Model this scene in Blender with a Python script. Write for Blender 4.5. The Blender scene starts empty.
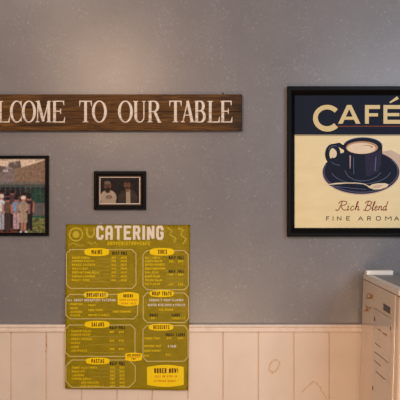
import bpy, bmesh, math, random
import numpy as np
from mathutils import Vector

random.seed(7)
C = bpy.context.scene.collection
S = 0.0036875          # metres per photo pixel on the wall plane
D = 2.6                # camera to wall
ZC = 1.357             # eye height

def P(px, py, t=0.0):
    """point at distance t in front of the wall that the photo shows at px, py"""
    k = (D - t) / D
    return Vector(((px - 200) * S * k, -t, ZC + (200 - py) * S * k))

def lin(c):
    return tuple(((v / 255) / 12.92 if v / 255 <= 0.04045 else ((v / 255 + 0.055) / 1.055) ** 2.4) for v in c[:3]) + (1.0,)

# ------------------------------------------------------------------ materials
class NT:
    def __init__(s, name):
        s.m = bpy.data.materials.new(name); s.m.use_nodes = True
        s.n = s.m.node_tree.nodes; s.l = s.m.node_tree.links
        s.b = s.n['Principled BSDF']
        s.tc = s.n.new('ShaderNodeTexCoord')
    def link(s, a, b): s.l.new(a, b)
    def mapping(s, scale=(1, 1, 1), rot=(0, 0, 0), loc=(0, 0, 0)):
        mp = s.n.new('ShaderNodeMapping'); mp.inputs['Scale'].default_value = scale
        mp.inputs['Rotation'].default_value = rot; mp.inputs['Location'].default_value = loc
        s.link(s.tc.outputs['Object'], mp.inputs['Vector']); return mp.outputs[0]
    def noise(s, vec, scale, detail=3, rough=0.5, dist=0.0):
        t = s.n.new('ShaderNodeTexNoise'); t.inputs['Scale'].default_value = scale
        t.inputs['Detail'].default_value = detail; t.inputs['Roughness'].default_value = rough
        t.inputs['Distortion'].default_value = dist
        s.link(vec, t.inputs['Vector']); return t.outputs['Fac']
    def ramp(s, fac, stops):
        r = s.n.new('ShaderNodeValToRGB'); e = r.color_ramp.elements
        e[0].position = stops[0][0]; e[0].color = stops[0][1]
        e[1].position = stops[-1][0]; e[1].color = stops[-1][1]
        for p, c in stops[1:-1]:
            x = e.new(p); x.color = c
        s.link(fac, r.inputs[0]); return r.outputs[0]
    def rng(s, fac, a, b, c=0.0, d=1.0):
        r = s.n.new('ShaderNodeMapRange'); r.inputs[1].default_value = a; r.inputs[2].default_value = b
        r.inputs[3].default_value = c; r.inputs[4].default_value = d
        s.link(fac, r.inputs[0]); return r.outputs[0]
    def math(s, op, a, b=None, c=None):
        r = s.n.new('ShaderNodeMath'); r.operation = op
        for i, v in enumerate((a, b, c)):
            if v is None: continue
            if isinstance(v, (int, float)): r.inputs[i].default_value = v
            else: s.link(v, r.inputs[i])
        return r.outputs[0]
    def mix(s, fac, a, b, mode='MIX'):
        r = s.n.new('ShaderNodeMix'); r.data_type = 'RGBA'; r.blend_type = mode
        for i, v in ((0, fac), (6, a), (7, b)):
            if isinstance(v, (int, float)): r.inputs[i].default_value = v
            elif isinstance(v, tuple): r.inputs[i].default_value = v
            else: s.link(v, r.inputs[i])
        return r.outputs[2]
    def base(s, col, rough=0.5, coat=0.0, spec=0.5, metal=0.0):
        if isinstance(col, tuple): s.b.inputs['Base Color'].default_value = col
        else: s.link(col, s.b.inputs['Base Color'])
        if isinstance(rough, (int, float)): s.b.inputs['Roughness'].default_value = rough
        else: s.link(rough, s.b.inputs['Roughness'])
        s.b.inputs['Coat Weight'].default_value = coat
        s.b.inputs['Specular IOR Level'].default_value = spec
        s.b.inputs['Metallic'].default_value = metal
    def bump(s, h, strength=0.2, dist=0.002):
        b = s.n.new('ShaderNodeBump'); b.inputs['Strength'].default_value = strength
        b.inputs['Distance'].default_value = dist
        s.link(h, b.inputs['Height']); s.link(b.outputs[0], s.b.inputs['Normal'])

def simple(name, c, rough=0.5, var=0.08, scale=60, coat=0.0, spec=0.5, metal=0.0):
    """a surface colour with slight irregular mottling"""
    t = NT(name); v = t.mapping()
    f = t.noise(v, scale, 3)
    a = lin(c)
    lo = tuple(x * (1 - var) for x in a[:3]) + (1,); hi = tuple(min(1, x * (1 + var)) for x in a[:3]) + (1,)
    t.base(t.ramp(f, [(0.3, lo), (0.7, hi)]), rough, coat, spec, metal)
    return t.m

def m_wall():
    t = NT('speckled_grey_paint')
    base = t.ramp(t.noise(t.mapping(), 5, 4, 0.6), [(0.3, lin((124, 119, 119))), (0.7, lin((133, 128, 127)))])
    flecks = None
    for i, (ang, sc) in enumerate(((0.5, (210, 1, 55)), (1.25, (240, 1, 60)), (2.1, (190, 1, 50)), (2.8, (260, 1, 75)))):
        v = t.mapping(scale=(1, 1, 1), rot=(0, ang, 0), loc=(i * 3.1, 0, i * 1.7))
        v2 = t.n.new('ShaderNodeMapping'); v2.inputs['Scale'].default_value = sc; t.link(v, v2.inputs['Vector'])
        f = t.rng(t.noise(v2.outputs[0], 1.0, 2, 0.55, 0.4), 0.59, 0.72)
        g = t.rng(t.noise(t.mapping(loc=(i * 7.3, 2, i * 2.2)), 11, 3, 0.65), 0.50, 0.62)
        h = t.math('MULTIPLY', f, g)
        flecks = h if flecks is None else t.math('MAXIMUM', flecks, h)
    blotch = t.rng(t.noise(t.mapping(loc=(3, 0, 9)), 75, 2), 0.62, 0.8, 0, 0.25)
    fl = t.math('MAXIMUM', flecks, blotch)
    col = t.mix(t.math('MULTIPLY', fl, 0.5), base, lin((188, 182, 180)))
    t.base(col, 0.33, 0.0, 0.5)
    t.bump(t.noise(t.mapping(), 170, 3), 0.22, 0.0012)
    return t.m

def m_wainscot():
    t = NT('cream_painted_boards')
    base = t.ramp(t.noise(t.mapping(), 6, 4, 0.6), [(0.3, lin((226, 205, 184))), (0.7, lin((236, 216, 196)))])
    xyz = t.n.new('ShaderNodeSeparateXYZ'); t.link(t.tc.outputs['Object'], xyz.inputs[0])
    x, z = xyz.outputs[0], xyz.outputs[2]
    wob = t.math('MULTIPLY', t.math('SUBTRACT', t.noise(t.mapping(), 50, 3), 0.5), 0.02)
    def ring(px, py, rx, ry, tilt):
        c = P(px, py, 0.01)
        dx = t.math('ADD', t.math('SUBTRACT', x, c.x), wob); dz = t.math('ADD', t.math('SUBTRACT', z, c.z), wob)
        ca, sa = math.cos(tilt), math.sin(tilt)
        u = t.math('DIVIDE', t.math('ADD', t.math('MULTIPLY', dx, ca), t.math('MULTIPLY', dz, sa)), rx * S)
        w = t.math('DIVIDE', t.math('SUBTRACT', t.math('MULTIPLY', dz, ca), t.math('MULTIPLY', dx, sa)), ry * S)
        r = t.math('SQRT', t.math('ADD', t.math('MULTIPLY', u, u), t.math('MULTIPLY', w, w)))
        return t.rng(t.math('ABSOLUTE', t.math('SUBTRACT', r, 1)), 0.05, 0.32, 1, 0)
    def seg(ax, ay, bx, by, wid):
        A = P(ax, ay, 0.01); B = P(bx, by, 0.01); L = (B - A).length; dx_, dz_ = (B.x - A.x) / L, (B.z - A.z) / L
        qx = t.math('ADD', t.math('SUBTRACT', x, A.x), wob); qz = t.math('ADD', t.math('SUBTRACT', z, A.z), wob)
        al = t.math('ADD', t.math('MULTIPLY', qx, dx_), t.math('MULTIPLY', qz, dz_))
        ac = t.math('ABSOLUTE', t.math('SUBTRACT', t.math('MULTIPLY', qx, dz_), t.math('MULTIPLY', qz, dx_)))
        ins = t.math('MULTIPLY', t.math('GREATER_THAN', al, 0.0), t.math('LESS_THAN', al, L))
        return t.math('MULTIPLY', t.rng(ac, 0.0006, wid * S, 1, 0), ins)
    st = t.math('MULTIPLY', ring(274, 366, 4.3, 6.6, -0.45), 0.8)
    for a in ((302, 392, 308, 386, 0.9), (308, 386, 314, 381, 1.2), (314, 381, 320, 386, 1.2), (320, 386, 326, 398, 0.9), (46.3, 336, 46.3, 352, 1.2)):
        st = t.math('MAXIMUM', st, t.math('MULTIPLY', seg(*a), 0.7))
    ns = t.rng(t.noise(t.mapping(loc=(4, 1, 2)), 120, 3), 0.35, 0.6, 0.35, 1)
    st = t.math('MULTIPLY', st, ns)
    sp = t.rng(t.noise(t.mapping(loc=(2, 5, 3)), 38, 3), 0.72, 0.8, 0, 0.4)
    st = t.math('MAXIMUM', st, sp)
    t.base(t.mix(st, base, lin((198, 150, 92))), 0.4)
    t.bump(t.noise(t.mapping(scale=(1, 1, .3)), 90, 3), 0.12, 0.001)
    return t.m

def m_wood(name='walnut_stained_board'):
    t = NT(name)
    g = t.noise(t.mapping(scale=(3, 20, 60)), 2.2, 7, 0.65, 1.2)
    fine = t.noise(t.mapping(scale=(10, 60, 330)), 1.2, 4, 0.6, 0.3)
    big = t.noise(t.mapping(scale=(2.2, 1, 6), loc=(1.3, 0, 0)), 1.6, 3, 0.5)
    c = t.ramp(g, [(0.32, lin((30, 17, 6))), (0.44, lin((84, 54, 18))), (0.57, lin((124, 82, 33))), (0.7, lin((150, 106, 50)))])
    c = t.mix(t.rng(fine, 0.3, 0.7, 0, 0.45), c, lin((66, 42, 24)))
    c = t.mix(t.rng(big, 0.45, 0.7, 0, 0.55), c, lin((62, 38, 20)))
    xyz = t.n.new('ShaderNodeSeparateXYZ'); t.link(t.tc.outputs['Object'], xyz.inputs[0])
    # charred stain at the right end of the board
    c = t.mix(t.math('MULTIPLY', t.rng(xyz.outputs[0], 0.44, 0.53, 0, 0.95), t.rng(g, 0.3, 0.75, 1, 0.5)), c, lin((40, 28, 20)))
    t.base(c, 0.6, 0, 0.2)
    t.bump(fine, 0.25, 0.001)
    return t.m

def m_worn_paint():
    t = NT('worn_cream_letter_paint')
    g = t.noise(t.mapping(scale=(20, 60, 160)), 2.0, 4, 0.6)
    p = t.noise(t.mapping(loc=(0.31, 0, 0)), 19, 2)
    wear = t.math('MULTIPLY', t.rng(g, 0.45, 0.75), t.rng(p, 0.4, 0.62, 0.15, 1.0))
    c = t.mix(wear, lin((236, 222, 204)), lin((140, 104, 70)))
    t.base(c, 0.6)
    return t.m

def m_attr(name, rough=0.35, coat=0.0):
    t = NT(name)
    a = t.n.new('ShaderNodeVertexColor'); a.layer_name = 'print'
    n = t.noise(t.mapping(), 400, 2)
    t.base(t.mix(t.rng(n, 0.3, 0.7, 0, 0.06), a.outputs[0], (0, 0, 0, 1)), rough, coat, 0.12)
    return t.m

def m_glass():
    t = NT('picture_glass')
    out = t.n['Material Output']
    tr = t.n.new('ShaderNodeBsdfTransparent'); gl = t.n.new('ShaderNodeBsdfGlossy'); gl.inputs['Roughness'].default_value = 0.06
    mx = t.n.new('ShaderNodeMixShader'); mx.inputs[0].default_value = 0.02
    t.link(tr.outputs[0], mx.inputs[1]); t.link(gl.outputs[0], mx.inputs[2]); t.link(mx.outputs[0], out.inputs[0])
    return t.m

M = {
    'wall': m_wall(), 'wainscot': m_wainscot(), 'wood': m_wood(), 'letter': m_worn_paint(), 'glass': m_glass(),
    'rail': simple('cream_rail_paint', (236, 216, 198), 0.38, 0.07, 40),
    'floor': simple('brown_tile_floor', (120, 92, 70), 0.4, 0.15, 8),
    'frame': simple('black_frame_lacquer', (9, 8, 9), 0.4, 0.15, 60, spec=0.12),
    'frame2': simple('dark_brown_black_frame', (11, 8, 7), 0.4, 0.2, 60, spec=0.12),
    'gold': simple('worn_gilt_lip', (150, 98, 50), 0.4, 0.25, 120, metal=0.4),
    'mat': simple('white_card_mat', (226, 218, 200), 0.8, 0.03, 60),
    'backing': simple('brown_backing_board', (110, 85, 60), 0.8),
    'olive': simple('olive_printed_paper', (198, 174, 16), 0.5, 0.06, 25, spec=0.3),
    'olive_light': simple('lighter_olive_ink', (200, 177, 23), 0.42, 0.05, 60),
    'tan': simple('tan_line_ink', (220, 200, 126), 0.45, 0.05, 60, spec=0.15),
    'thin': simple('faint_rule_ink', (206, 184, 76), 0.45, 0.05, 60, spec=0.15),
    'yellow': simple('yellow_badge_ink', (255, 214, 0), 0.42, 0.04, 60, spec=0.15),
    'orange': simple('orange_ink', (214, 120, 10), 0.42, 0.04, 60, spec=0.15),
    'ytext': simple('golden_text_ink', (238, 204, 16), 0.42, 0.04, 60, spec=0.15),
    'brown_ink': simple('dark_brown_ink', (84, 36, 0), 0.45, 0.05, 60, spec=0.15),
    'black_ink': simple('near_black_ink', (50, 42, 16), 0.45, 0.05, 60, spec=0.15),
    'white_ink': simple('cream_white_ink', (238, 226, 206), 0.45, 0.03, 60, spec=0.15),
    'poster_cream': None,
    'navy': simple('navy_print_ink', (14, 22, 42), 0.6, 0.12, 30, spec=0.2),
    'navy2': simple('deep_violet_navy_ink', (36, 28, 58), 0.5, 0.25, 40, spec=0.2),
    'navy3': simple('lighter_blue_ink', (76, 80, 112), 0.4, 0.15, 40),
    'lav': simple('lavender_shade_ink', (206, 178, 152), 0.45, 0.06, 30),
    'pink': simple('pink_highlight_ink', (176, 138, 142), 0.4, 0.1, 40),
    'pcream': simple('pale_yellow_letter_ink', (224, 200, 134), 0.45, 0.04, 40),
    'pcream2': simple('pale_coffee_cream_ink', (234, 212, 174), 0.45, 0.05, 40),
    'coffee': simple('coffee_brown_ink', (186, 134, 86), 0.45, 0.1, 60),
    'red_ink': simple('brick_red_ink', (142, 66, 34), 0.45, 0.08, 60, spec=0.15),
    'grey_ink': simple('grey_brown_ink', (86, 76, 62), 0.45, 0.05, 60, spec=0.15),
    'enamel': simple('white_enamel', (224, 198, 172), 0.16, 0.03, 12, coat=0.7),
    'plastic': simple('white_plastic', (226, 214, 200), 0.35, 0.03, 20),
    'white_p': simple('bright_white_plastic', (250, 242, 228), 0.5, 0.02, 20),
    'greytop': simple('grey_worktop_plastic', (140, 136, 134), 0.5, 0.12, 90),
    'gasket': simple('grey_rubber_gasket', (150, 130, 112), 0.6),
    'sticker': simple('peeling_gold_brown_residue', (190, 124, 50), 0.6, 0.3, 200),
    'paper': simple('glossy_note_paper', (214, 196, 180), 0.22, 0.03, 20, coat=0.5),
    'dash': simple('dark_pen_ink', (84, 60, 46), 0.5),
    'plate': simple('dark_grey_label', (74, 66, 62), 0.35),
    'steel': simple('dull_steel', (70, 62, 56), 0.4, metal=0.7),
}
def m_pcream():
    t = NT('aged_cream_poster_paper')
    f = t.noise(t.mapping(scale=(1, 1, 3)), 9, 4, 0.6)
    t.base(t.ramp(f, [(0.3, lin((236, 214, 156))), (0.7, lin((244, 224, 170)))]), 0.4)
    return t.m
M['poster_cream'] = m_pcream()

# ------------------------------------------------------------------ object helpers
def thing(name, label, cat, loc, group=None):
    o = bpy.data.objects.new(name, None); C.objects.link(o); o.location = loc; o.empty_display_size = 0.05
    o['label'] = label; o['category'] = cat
    if group: o['group'] = group
    return o
def wloc(o):
    v = Vector(o.location)
    while o.parent: o = o.parent; v += Vector(o.location)
    return v
def obj(name, bm, mat, parent=None, label=None, smooth=False, recalc=True):
    """bm is in world coordinates; the object gets its own origin at its centre"""
    if recalc: bmesh.ops.recalc_face_normals(bm, faces=bm.faces)
    pts = [v.co for v in bm.verts]
    c = Vector(((min(p.x for p in pts) + max(p.x for p in pts)) / 2, (min(p.y for p in pts) + max(p.y for p in pts)) / 2, (min(p.z for p in pts) + max(p.z for p in pts)) / 2))
    if parent is None: c = Vector((0, 0, 0))
    for v in bm.verts: v.co -= c
    me = bpy.data.meshes.new(name); bm.to_mesh(me); bm.free()
    for m in (mat if isinstance(mat, list) else [mat]): me.materials.append(M[m] if isinstance(m, str) else m)
    if smooth:
        for p in me.polygons: p.use_smooth = True
    o = bpy.data.objects.new(name, me); C.objects.link(o)
    if parent is not None:
        o.parent = parent; o.location = c - wloc(parent)
    else: o.location = c
    if label: o['label'] = label
    return o
def struct(name, bm, mat, **k):
    o = obj(name, bm, mat, **k); o['kind'] = 'structure'; return o
def box(bm, a, b, mi=0):
    x0, y0, z0 = (min(a[i], b[i]) for i in range(3)); x1, y1, z1 = (max(a[i], b[i]) for i in range(3))
    v = [bm.verts.new(p) for p in ((x0, y0, z0), (x1, y0, z0), (x1, y1, z0), (x0, y1, z0), (x0, y0, z1), (x1, y0, z1), (x1, y1, z1), (x0, y1, z1))]
    for f in ((0, 3, 2, 1), (4, 5, 6, 7), (0, 1, 5, 4), (1, 2, 6, 5), (2, 3, 7, 6), (3, 0, 4, 7)):
        bm.faces.new([v[i] for i in f]).material_index = mi
def bevel(bm, w, seg=2):
    bmesh.ops.bevel(bm, geom=list(bm.edges), offset=w, segments=seg, profile=0.5, affect='EDGES')

# flat print drawing on a plane: everything below takes photo pixels
class Flat:
    """collects flat printed shapes lying at distance t from the wall"""
    def __init__(s, t): s.bm = bmesh.new(); s.t = t; s.k = 0
    def pt(s, p): return s.bm.verts.new(P(p[0], p[1], s.t + 0.000004 * s.k))
    def poly(s, pts, mi=0):
        s.k += 1
        vs = [s.pt(p) for p in pts]
        f = s.bm.faces.new(vs); f.material_index = mi
        f.normal_update()
        if f.normal.y > 0: f.normal_flip()
    def rect(s, x0, y0, x1, y1, mi=0): s.poly([(x0, y0), (x1, y0), (x1, y1), (x0, y1)], mi)
    def ell(s, cx, cy, rx, ry, n=40, mi=0):
        s.poly([(cx + rx * math.cos(i * 2 * math.pi / n), cy + ry * math.sin(i * 2 * math.pi / n)) for i in range(n)], mi)
    def stroke(s, pts, w, mi=0, closed=False):
        """ribbon of width w (number or one per point) along pts with mitred joints"""
        n = len(pts); ws = w if isinstance(w, (list, tuple)) else [w] * n
        if n < 2: return
        if not closed:      # a turn sharper than a right angle starts a new stroke
            for i in range(1, n - 1):
                ax, ay = pts[i][0] - pts[i - 1][0], pts[i][1] - pts[i - 1][1]; bx, by = pts[i + 1][0] - pts[i][0], pts[i + 1][1] - pts[i][1]
                if ax * bx + ay * by < -0.2 * math.hypot(ax, ay) * math.hypot(bx, by):
                    s.stroke(pts[:i + 1], ws[:i + 1], mi); s.stroke(pts[i:], ws[i:], mi); return
        s.k += 1
        L, R = [], []
        for i in range(n):
            a = pts[i - 1] if (i > 0 or closed) else pts[i]
            b = pts[(i + 1) % n] if (i < n - 1 or closed) else pts[i]
            p = pts[i]
            def nrm(u, v):
                dx, dy = v[0] - u[0], v[1] - u[1]; l = math.hypot(dx, dy) or 1
                return (-dy / l, dx / l)
            n1 = nrm(a, p) if a is not p else nrm(p, b)
            n2 = nrm(p, b) if b is not p else n1
            mx, my = n1[0] + n2[0], n1[1] + n2[1]; l = math.hypot(mx, my)
            if l < 0.2: mx, my, l = n1[0], n1[1], 1
            mx /= l; my /= l
            c = max(0.68, mx * n1[0] + my * n1[1]); h = ws[i] / 2 / c
            L.append(s.pt((p[0] + mx * h, p[1] + my * h))); R.append(s.pt((p[0] - mx * h, p[1] - my * h)))
        for i in range(n if closed else n - 1):
            j = (i + 1) % n
            f = s.bm.faces.new([L[i], L[j], R[j], R[i]]); f.material_index = mi; f.normal_update()
            if f.normal.y > 0: f.normal_flip()
    def build(s, name, mat, parent, label=None): return obj(name, s.bm, mat, parent, label, recalc=False)

def arc(cx, cy, rx, ry, a0, a1, n=18):
    """angles in degrees, 0 = right, 90 = up"""
    return [(cx + rx * math.cos(math.radians(a0 + (a1 - a0) * i / n)), cy + ry * math.sin(math.radians(a0 + (a1 - a0) * i / n))) for i in range(n + 1)]

# block capitals on a unit box, v up
F = {
 'A': [[(0, 0), (.5, 1), (1, 0)], [(.2, .32), (.8, .32)]],
 'a': [[(0, 0), (0, .82), (.2, 1), (.8, 1), (1, .82), (1, 0)], [(0, .42), (1, .42)]],
 'B': [[(0, 0), (0, 1), (.75, 1), (1, .86), (1, .64), (.8, .52), (0, .52)], [(.8, .52), (1, .4), (1, .14), (.75, 0), (0, 0)]],
 'C': [[(1, .7), (1, .85), (.8, 1), (.2, 1), (0, .85), (0, .15), (.2, 0), (.8, 0), (1, .15), (1, .3)]],
 'D': [[(0, 0), (0, 1), (.7, 1), (1, .82), (1, .18), (.7, 0), (0, 0)]],
 'E': [[(1, 1), (0, 1), (0, 0), (1, 0)], [(0, .52), (.8, .52)]],
 'F': [[(1, 1), (0, 1), (0, 0)], [(0, .5), (.8, .5)]],
 'G': [[(1, .7), (1, .85), (.8, 1), (.2, 1), (0, .85), (0, .15), (.2, 0), (.8, 0), (1, .15), (1, .48), (.55, .48)]],
 'H': [[(0, 0), (0, 1)], [(1, 0), (1, 1)], [(0, .52), (1, .52)]],
 'I': [[(.5, 0), (.5, 1)]],
 'J': [[(1, 1), (1, .15), (.8, 0), (.2, 0), (0, .15), (0, .3)]],
 'K': [[(0, 0), (0, 1)], [(1, 1), (0, .42)], [(.35, .6), (1, 0)]],
 'L': [[(0, 1), (0, 0), (1, 0)]],
 'M': [[(0, 0), (0, 1), (.5, .4), (1, 1), (1, 0)]],
 'N': [[(0, 0), (0, 1), (1, 0), (1, 1)]],
 'O': [[(.2, 0), (0, .15), (0, .85), (.2, 1), (.8, 1), (1, .85), (1, .15), (.8, 0), (.2, 0)]],
 'P': [[(0, 0), (0, 1), (.8, 1), (1, .86), (1, .56), (.8, .42), (0, .42)]],
 'Q': [[(.2, 0), (0, .15), (0, .85), (.2, 1), (.8, 1), (1, .85), (1, .15), (.8, 0), (.2, 0)], [(.6, .25), (1.05, -.08)]],
 'R': [[(0, 0), (0, 1), (.8, 1), (1, .86), (1, .6), (.8, .48), (0, .48)], [(.6, .48), (1, 0)]],
 'S': [[(1, .75), (1, .87), (.8, 1), (.2, 1), (0, .87), (0, .64), (.2, .53), (.8, .47), (1, .36), (1, .14), (.8, 0), (.2, 0), (0, .14), (0, .26)]],
 'T': [[(0, 1), (1, 1)], [(.5, 1), (.5, 0)]],
 'U': [[(0, 1), (0, .15), (.2, 0), (.8, 0), (1, .15), (1, 1)]],
 'V': [[(0, 1), (.5, 0), (1, 1)]],
 'W': [[(0, 1), (.25, 0), (.5, .8), (.75, 0), (1, 1)]],
 'X': [[(0, 0), (1, 1)], [(0, 1), (1, 0)]],
 'Y': [[(0, 1), (.5, .5), (1, 1)], [(.5, .5), (.5, 0)]],
 'Z': [[(0, 1), (1, 1), (0, 0), (1, 0)]],
 '&': [[(1, .4), (.6, 0), (.2, 0), (0, .2), (.7, .8), (.5, 1), (.25, .8), (1, 0)]],
 '+': [[(.5, .2), (.5, .8)], [(.1, .5), (.9, .5)]],
 '!': [[(.5, 1), (.5, .3)], [(.5, .12), (.5, 0)]],
 '.': [[(.5, .12), (.5, 0)]],
 '-': [[(.2, .5), (.8, .5)]],
 '$': [[(1, .78), (.8, .9), (.2, .9), (0, .75), (.2, .53), (.8, .47), (1, .28), (.8, .1), (.2, .1), (0, .22)], [(.5, 1), (.5, 0)]],
 '0': [[(.2, 0), (0, .15), (0, .85), (.2, 1), (.8, 1), (1, .85), (1, .15), (.8, 0), (.2, 0)]],
 '1': [[(.2, .8), (.5, 1), (.5, 0)]],
 '2': [[(0, .8), (.2, 1), (.8, 1), (1, .8), (1, .6), (0, 0), (1, 0)]],
 '3': [[(0, 1), (1, 1), (.5, .6), (1, .4), (1, .15), (.8, 0), (0, .05)]],
 '4': [[(.8, 0), (.8, 1), (0, .3), (1, .3)]],
 '5': [[(1, 1), (0, 1), (0, .6), (.8, .6), (1, .4), (1, .15), (.8, 0), (0, 0)]],
 '6': [[(1, 1), (.3, .9), (0, .5), (0, .15), (.2, 0), (.8, 0), (1, .15), (1, .4), (.8, .55), (0, .5)]],
 '8': [[(.2, .5), (0, .7), (0, .85), (.2, 1), (.8, 1), (1, .85), (1, .7), (.8, .5), (.2, .5), (0, .3), (0, .15), (.2, 0), (.8, 0), (1, .15), (1, .3), (.8, .5)]],
}
def text(fl, s, x0, x1, ytop, ybot, w, mi=0, gap=0.45, slant=0.0, mono='IJ!.1'):
    """lay the characters of s evenly between x0 and x1"""
    def cw(c): return 0.55 if c == ' ' else (0.42 if c in 'I!.' else (1.25 if c in 'MW' else 1.0))
    tot = sum(cw(c) for c in s) + gap * (len(s) - 1)
    u = (x1 - x0) / tot; x = x0; H = ybot - ytop
    for c in s:
        wd = cw(c) * u
        if c in F:
            for pl in F[c]:
                hw = w / 2
                q = [(x + hw + p[0] * max(wd - w, 0.01) + slant * p[1] * H, ybot - hw - p[1] * (H - w)) for p in pl]
                if pl[0] != pl[-1] and c not in 'CGS!J':      # square stroke ends reach the full letter height
                    for e, g in ((0, 1), (-1, -2)):
                        dx, dy = q[e][0] - q[g][0], q[e][1] - q[g][1]; l = math.hypot(dx, dy) or 1
                        q[e] = (q[e][0] + dx / l * hw * .95, q[e][1] + dy / l * hw * .95)
                fl.stroke(q, w, mi)
        x += wd + gap * u

# framed ring: loops of (outset from the outer rectangle in px, height above wall m)
def frame_ring(rect, prof, hidden=False):
    x0, y0, x1, y1 = rect
    bm = bmesh.new(); loops = []; tm_ = max(q[1] for q in prof)
    for ins, t in prof:
        ix, iy = (ins if isinstance(ins, tuple) else (ins, ins))
        loops.append([bm.verts.new(Vector((P(px, py, tm_).x, -t, P(px, py, tm_).z))) for px, py in ((x0 + ix, y0 + iy), (x1 - ix, y0 + iy), (x1 - ix, y1 - iy), (x0 + ix, y1 - iy))])
    for a, b in zip(loops, loops[1:] + [loops[0]]):
        for i in range(4): bm.faces.new([a[i], a[(i + 1) % 4], b[(i + 1) % 4], b[i]])
    return bm

# ------------------------------------------------------------------ the setting
XL, XR = -2.2, 1.9
ZR = P(0, 323.8).z           # top of the chair rail
bm = bmesh.new(); box(bm, (XL, 0, ZR - 0.03), (XR, 0.1, 2.7)); struct('wall_back', bm, 'wall')
bm = bmesh.new(); box(bm, (XL, 0.1, -0.05), (XR, -3.6, 0)); struct('floor', bm, 'floor')

# vertical tongue-and-groove boards below the rail, one continuous surface
bm = bmesh.new()
tb = 0.011; gw = 0.0028; gd = 0.006
xs = [XL]; ys = [-tb]
k0 = int((XL / S + 200 - 11) // 35.33) + 1
px = 11 + 35.33 * k0
while P(px, 0, tb).x < XR - 0.01:
    gx = P(px, 0, tb).x
    if gx > XL + 0.01:
        xs += [gx - gw, gx - gw * 0.35, gx + gw * 0.35, gx + gw]; ys += [-tb, -tb + gd, -tb + gd, -tb]
    px += 35.33
xs.append(XR); ys.append(-tb)
zt, zb = ZR - 0.026, 0.0
top = [bm.verts.new((x, y, zt)) for x, y in zip(xs, ys)]; bot = [bm.verts.new((x, y, zb)) for x, y in zip(xs, ys)]
for i in range(len(xs) - 1): bm.faces.new([bot[i], bot[i + 1], top[i + 1], top[i]])
tb_ = [bm.verts.new((x, 0.1, z)) for x, z in ((XL, zt), (XR, zt), (XR, zb), (XL, zb))]
bm.faces.new(tb_); bm.faces.new(top + [tb_[1], tb_[0]]); bm.faces.new(bot[::-1] + [tb_[3], tb_[2]])
bm.faces.new([bot[0], top[0], tb_[0], tb_[3]]); bm.faces.new([top[-1], bot[-1], tb_[2], tb_[1]])
struct('trim_2', bm, 'wainscot', label='cream vertical board wainscot below the chair rail')

# chair rail: moulded profile swept along the wall
def sweep(name, prof, mat, **k):
    bm = bmesh.new()
    a = [bm.verts.new((XL, -y, z)) for y, z in prof]; b = [bm.verts.new((XR, -y, z)) for y, z in prof]
    n = len(prof)
    for i in range(n): bm.faces.new([a[i], a[(i + 1) % n], b[(i + 1) % n], b[i]])
    bm.faces.new(a); bm.faces.new(b[::-1])
    return struct(name, bm, mat, **k)
zr = ZR
sweep('trim_1', [(0, zr), (0.017, zr), (0.020, zr - 0.002), (0.0212, zr - 0.006), (0.020, zr - 0.010), (0.0165, zr - 0.0125),
                 (0.0165, zr - 0.0175), (0.0185, zr - 0.019), (0.0185, zr - 0.025), (0.0165, zr - 0.0275), (0.011, zr - 0.0285), (0, zr - 0.0285)], 'rail',
      label='cream moulded chair rail capping the wainscot')
sweep('baseboard_back', [(0.0105, 0.001), (0.026, 0.001), (0.026, 0.09), (0.020, 0.10), (0.0105, 0.104)], 'rail')

# ------------------------------------------------------------------ welcome sign
t_s = 0.024
sg = thing('wall_sign', 'long dark-stained wooden board sign reading WELCOME TO OUR TABLE', 'sign', P(97, 130.5, 0))
a = P(-48, 94.3, t_s); b = P(242.3, 130.6, t_s); zm = P(0, 111.2, t_s).z
bm = bmesh.new()
box(bm, (a.x, -0.001, zm + 0.0003), (b.x, -t_s, a.z)); bevel(bm, 0.0012, 2)
bm2 = bmesh.new(); box(bm2, (a.x, -0.001, b.z), (b.x, -t_s, zm - 0.0003)); bevel(bm2, 0.0012, 2)
obj('upper_plank', bm, 'wood', sg); obj('lower_plank', bm2, 'wood', sg)
bm = bmesh.new()
box(bm, (P(223, 0).x - 0.0015, -0.0004, P(0, 94.6).z), (P(223, 0).x + 0.0015, -0.005, P(0, 92.3).z)); bevel(bm, 0.0005, 1)
obj('hanger_tab', bm, 'steel', sg)

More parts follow.
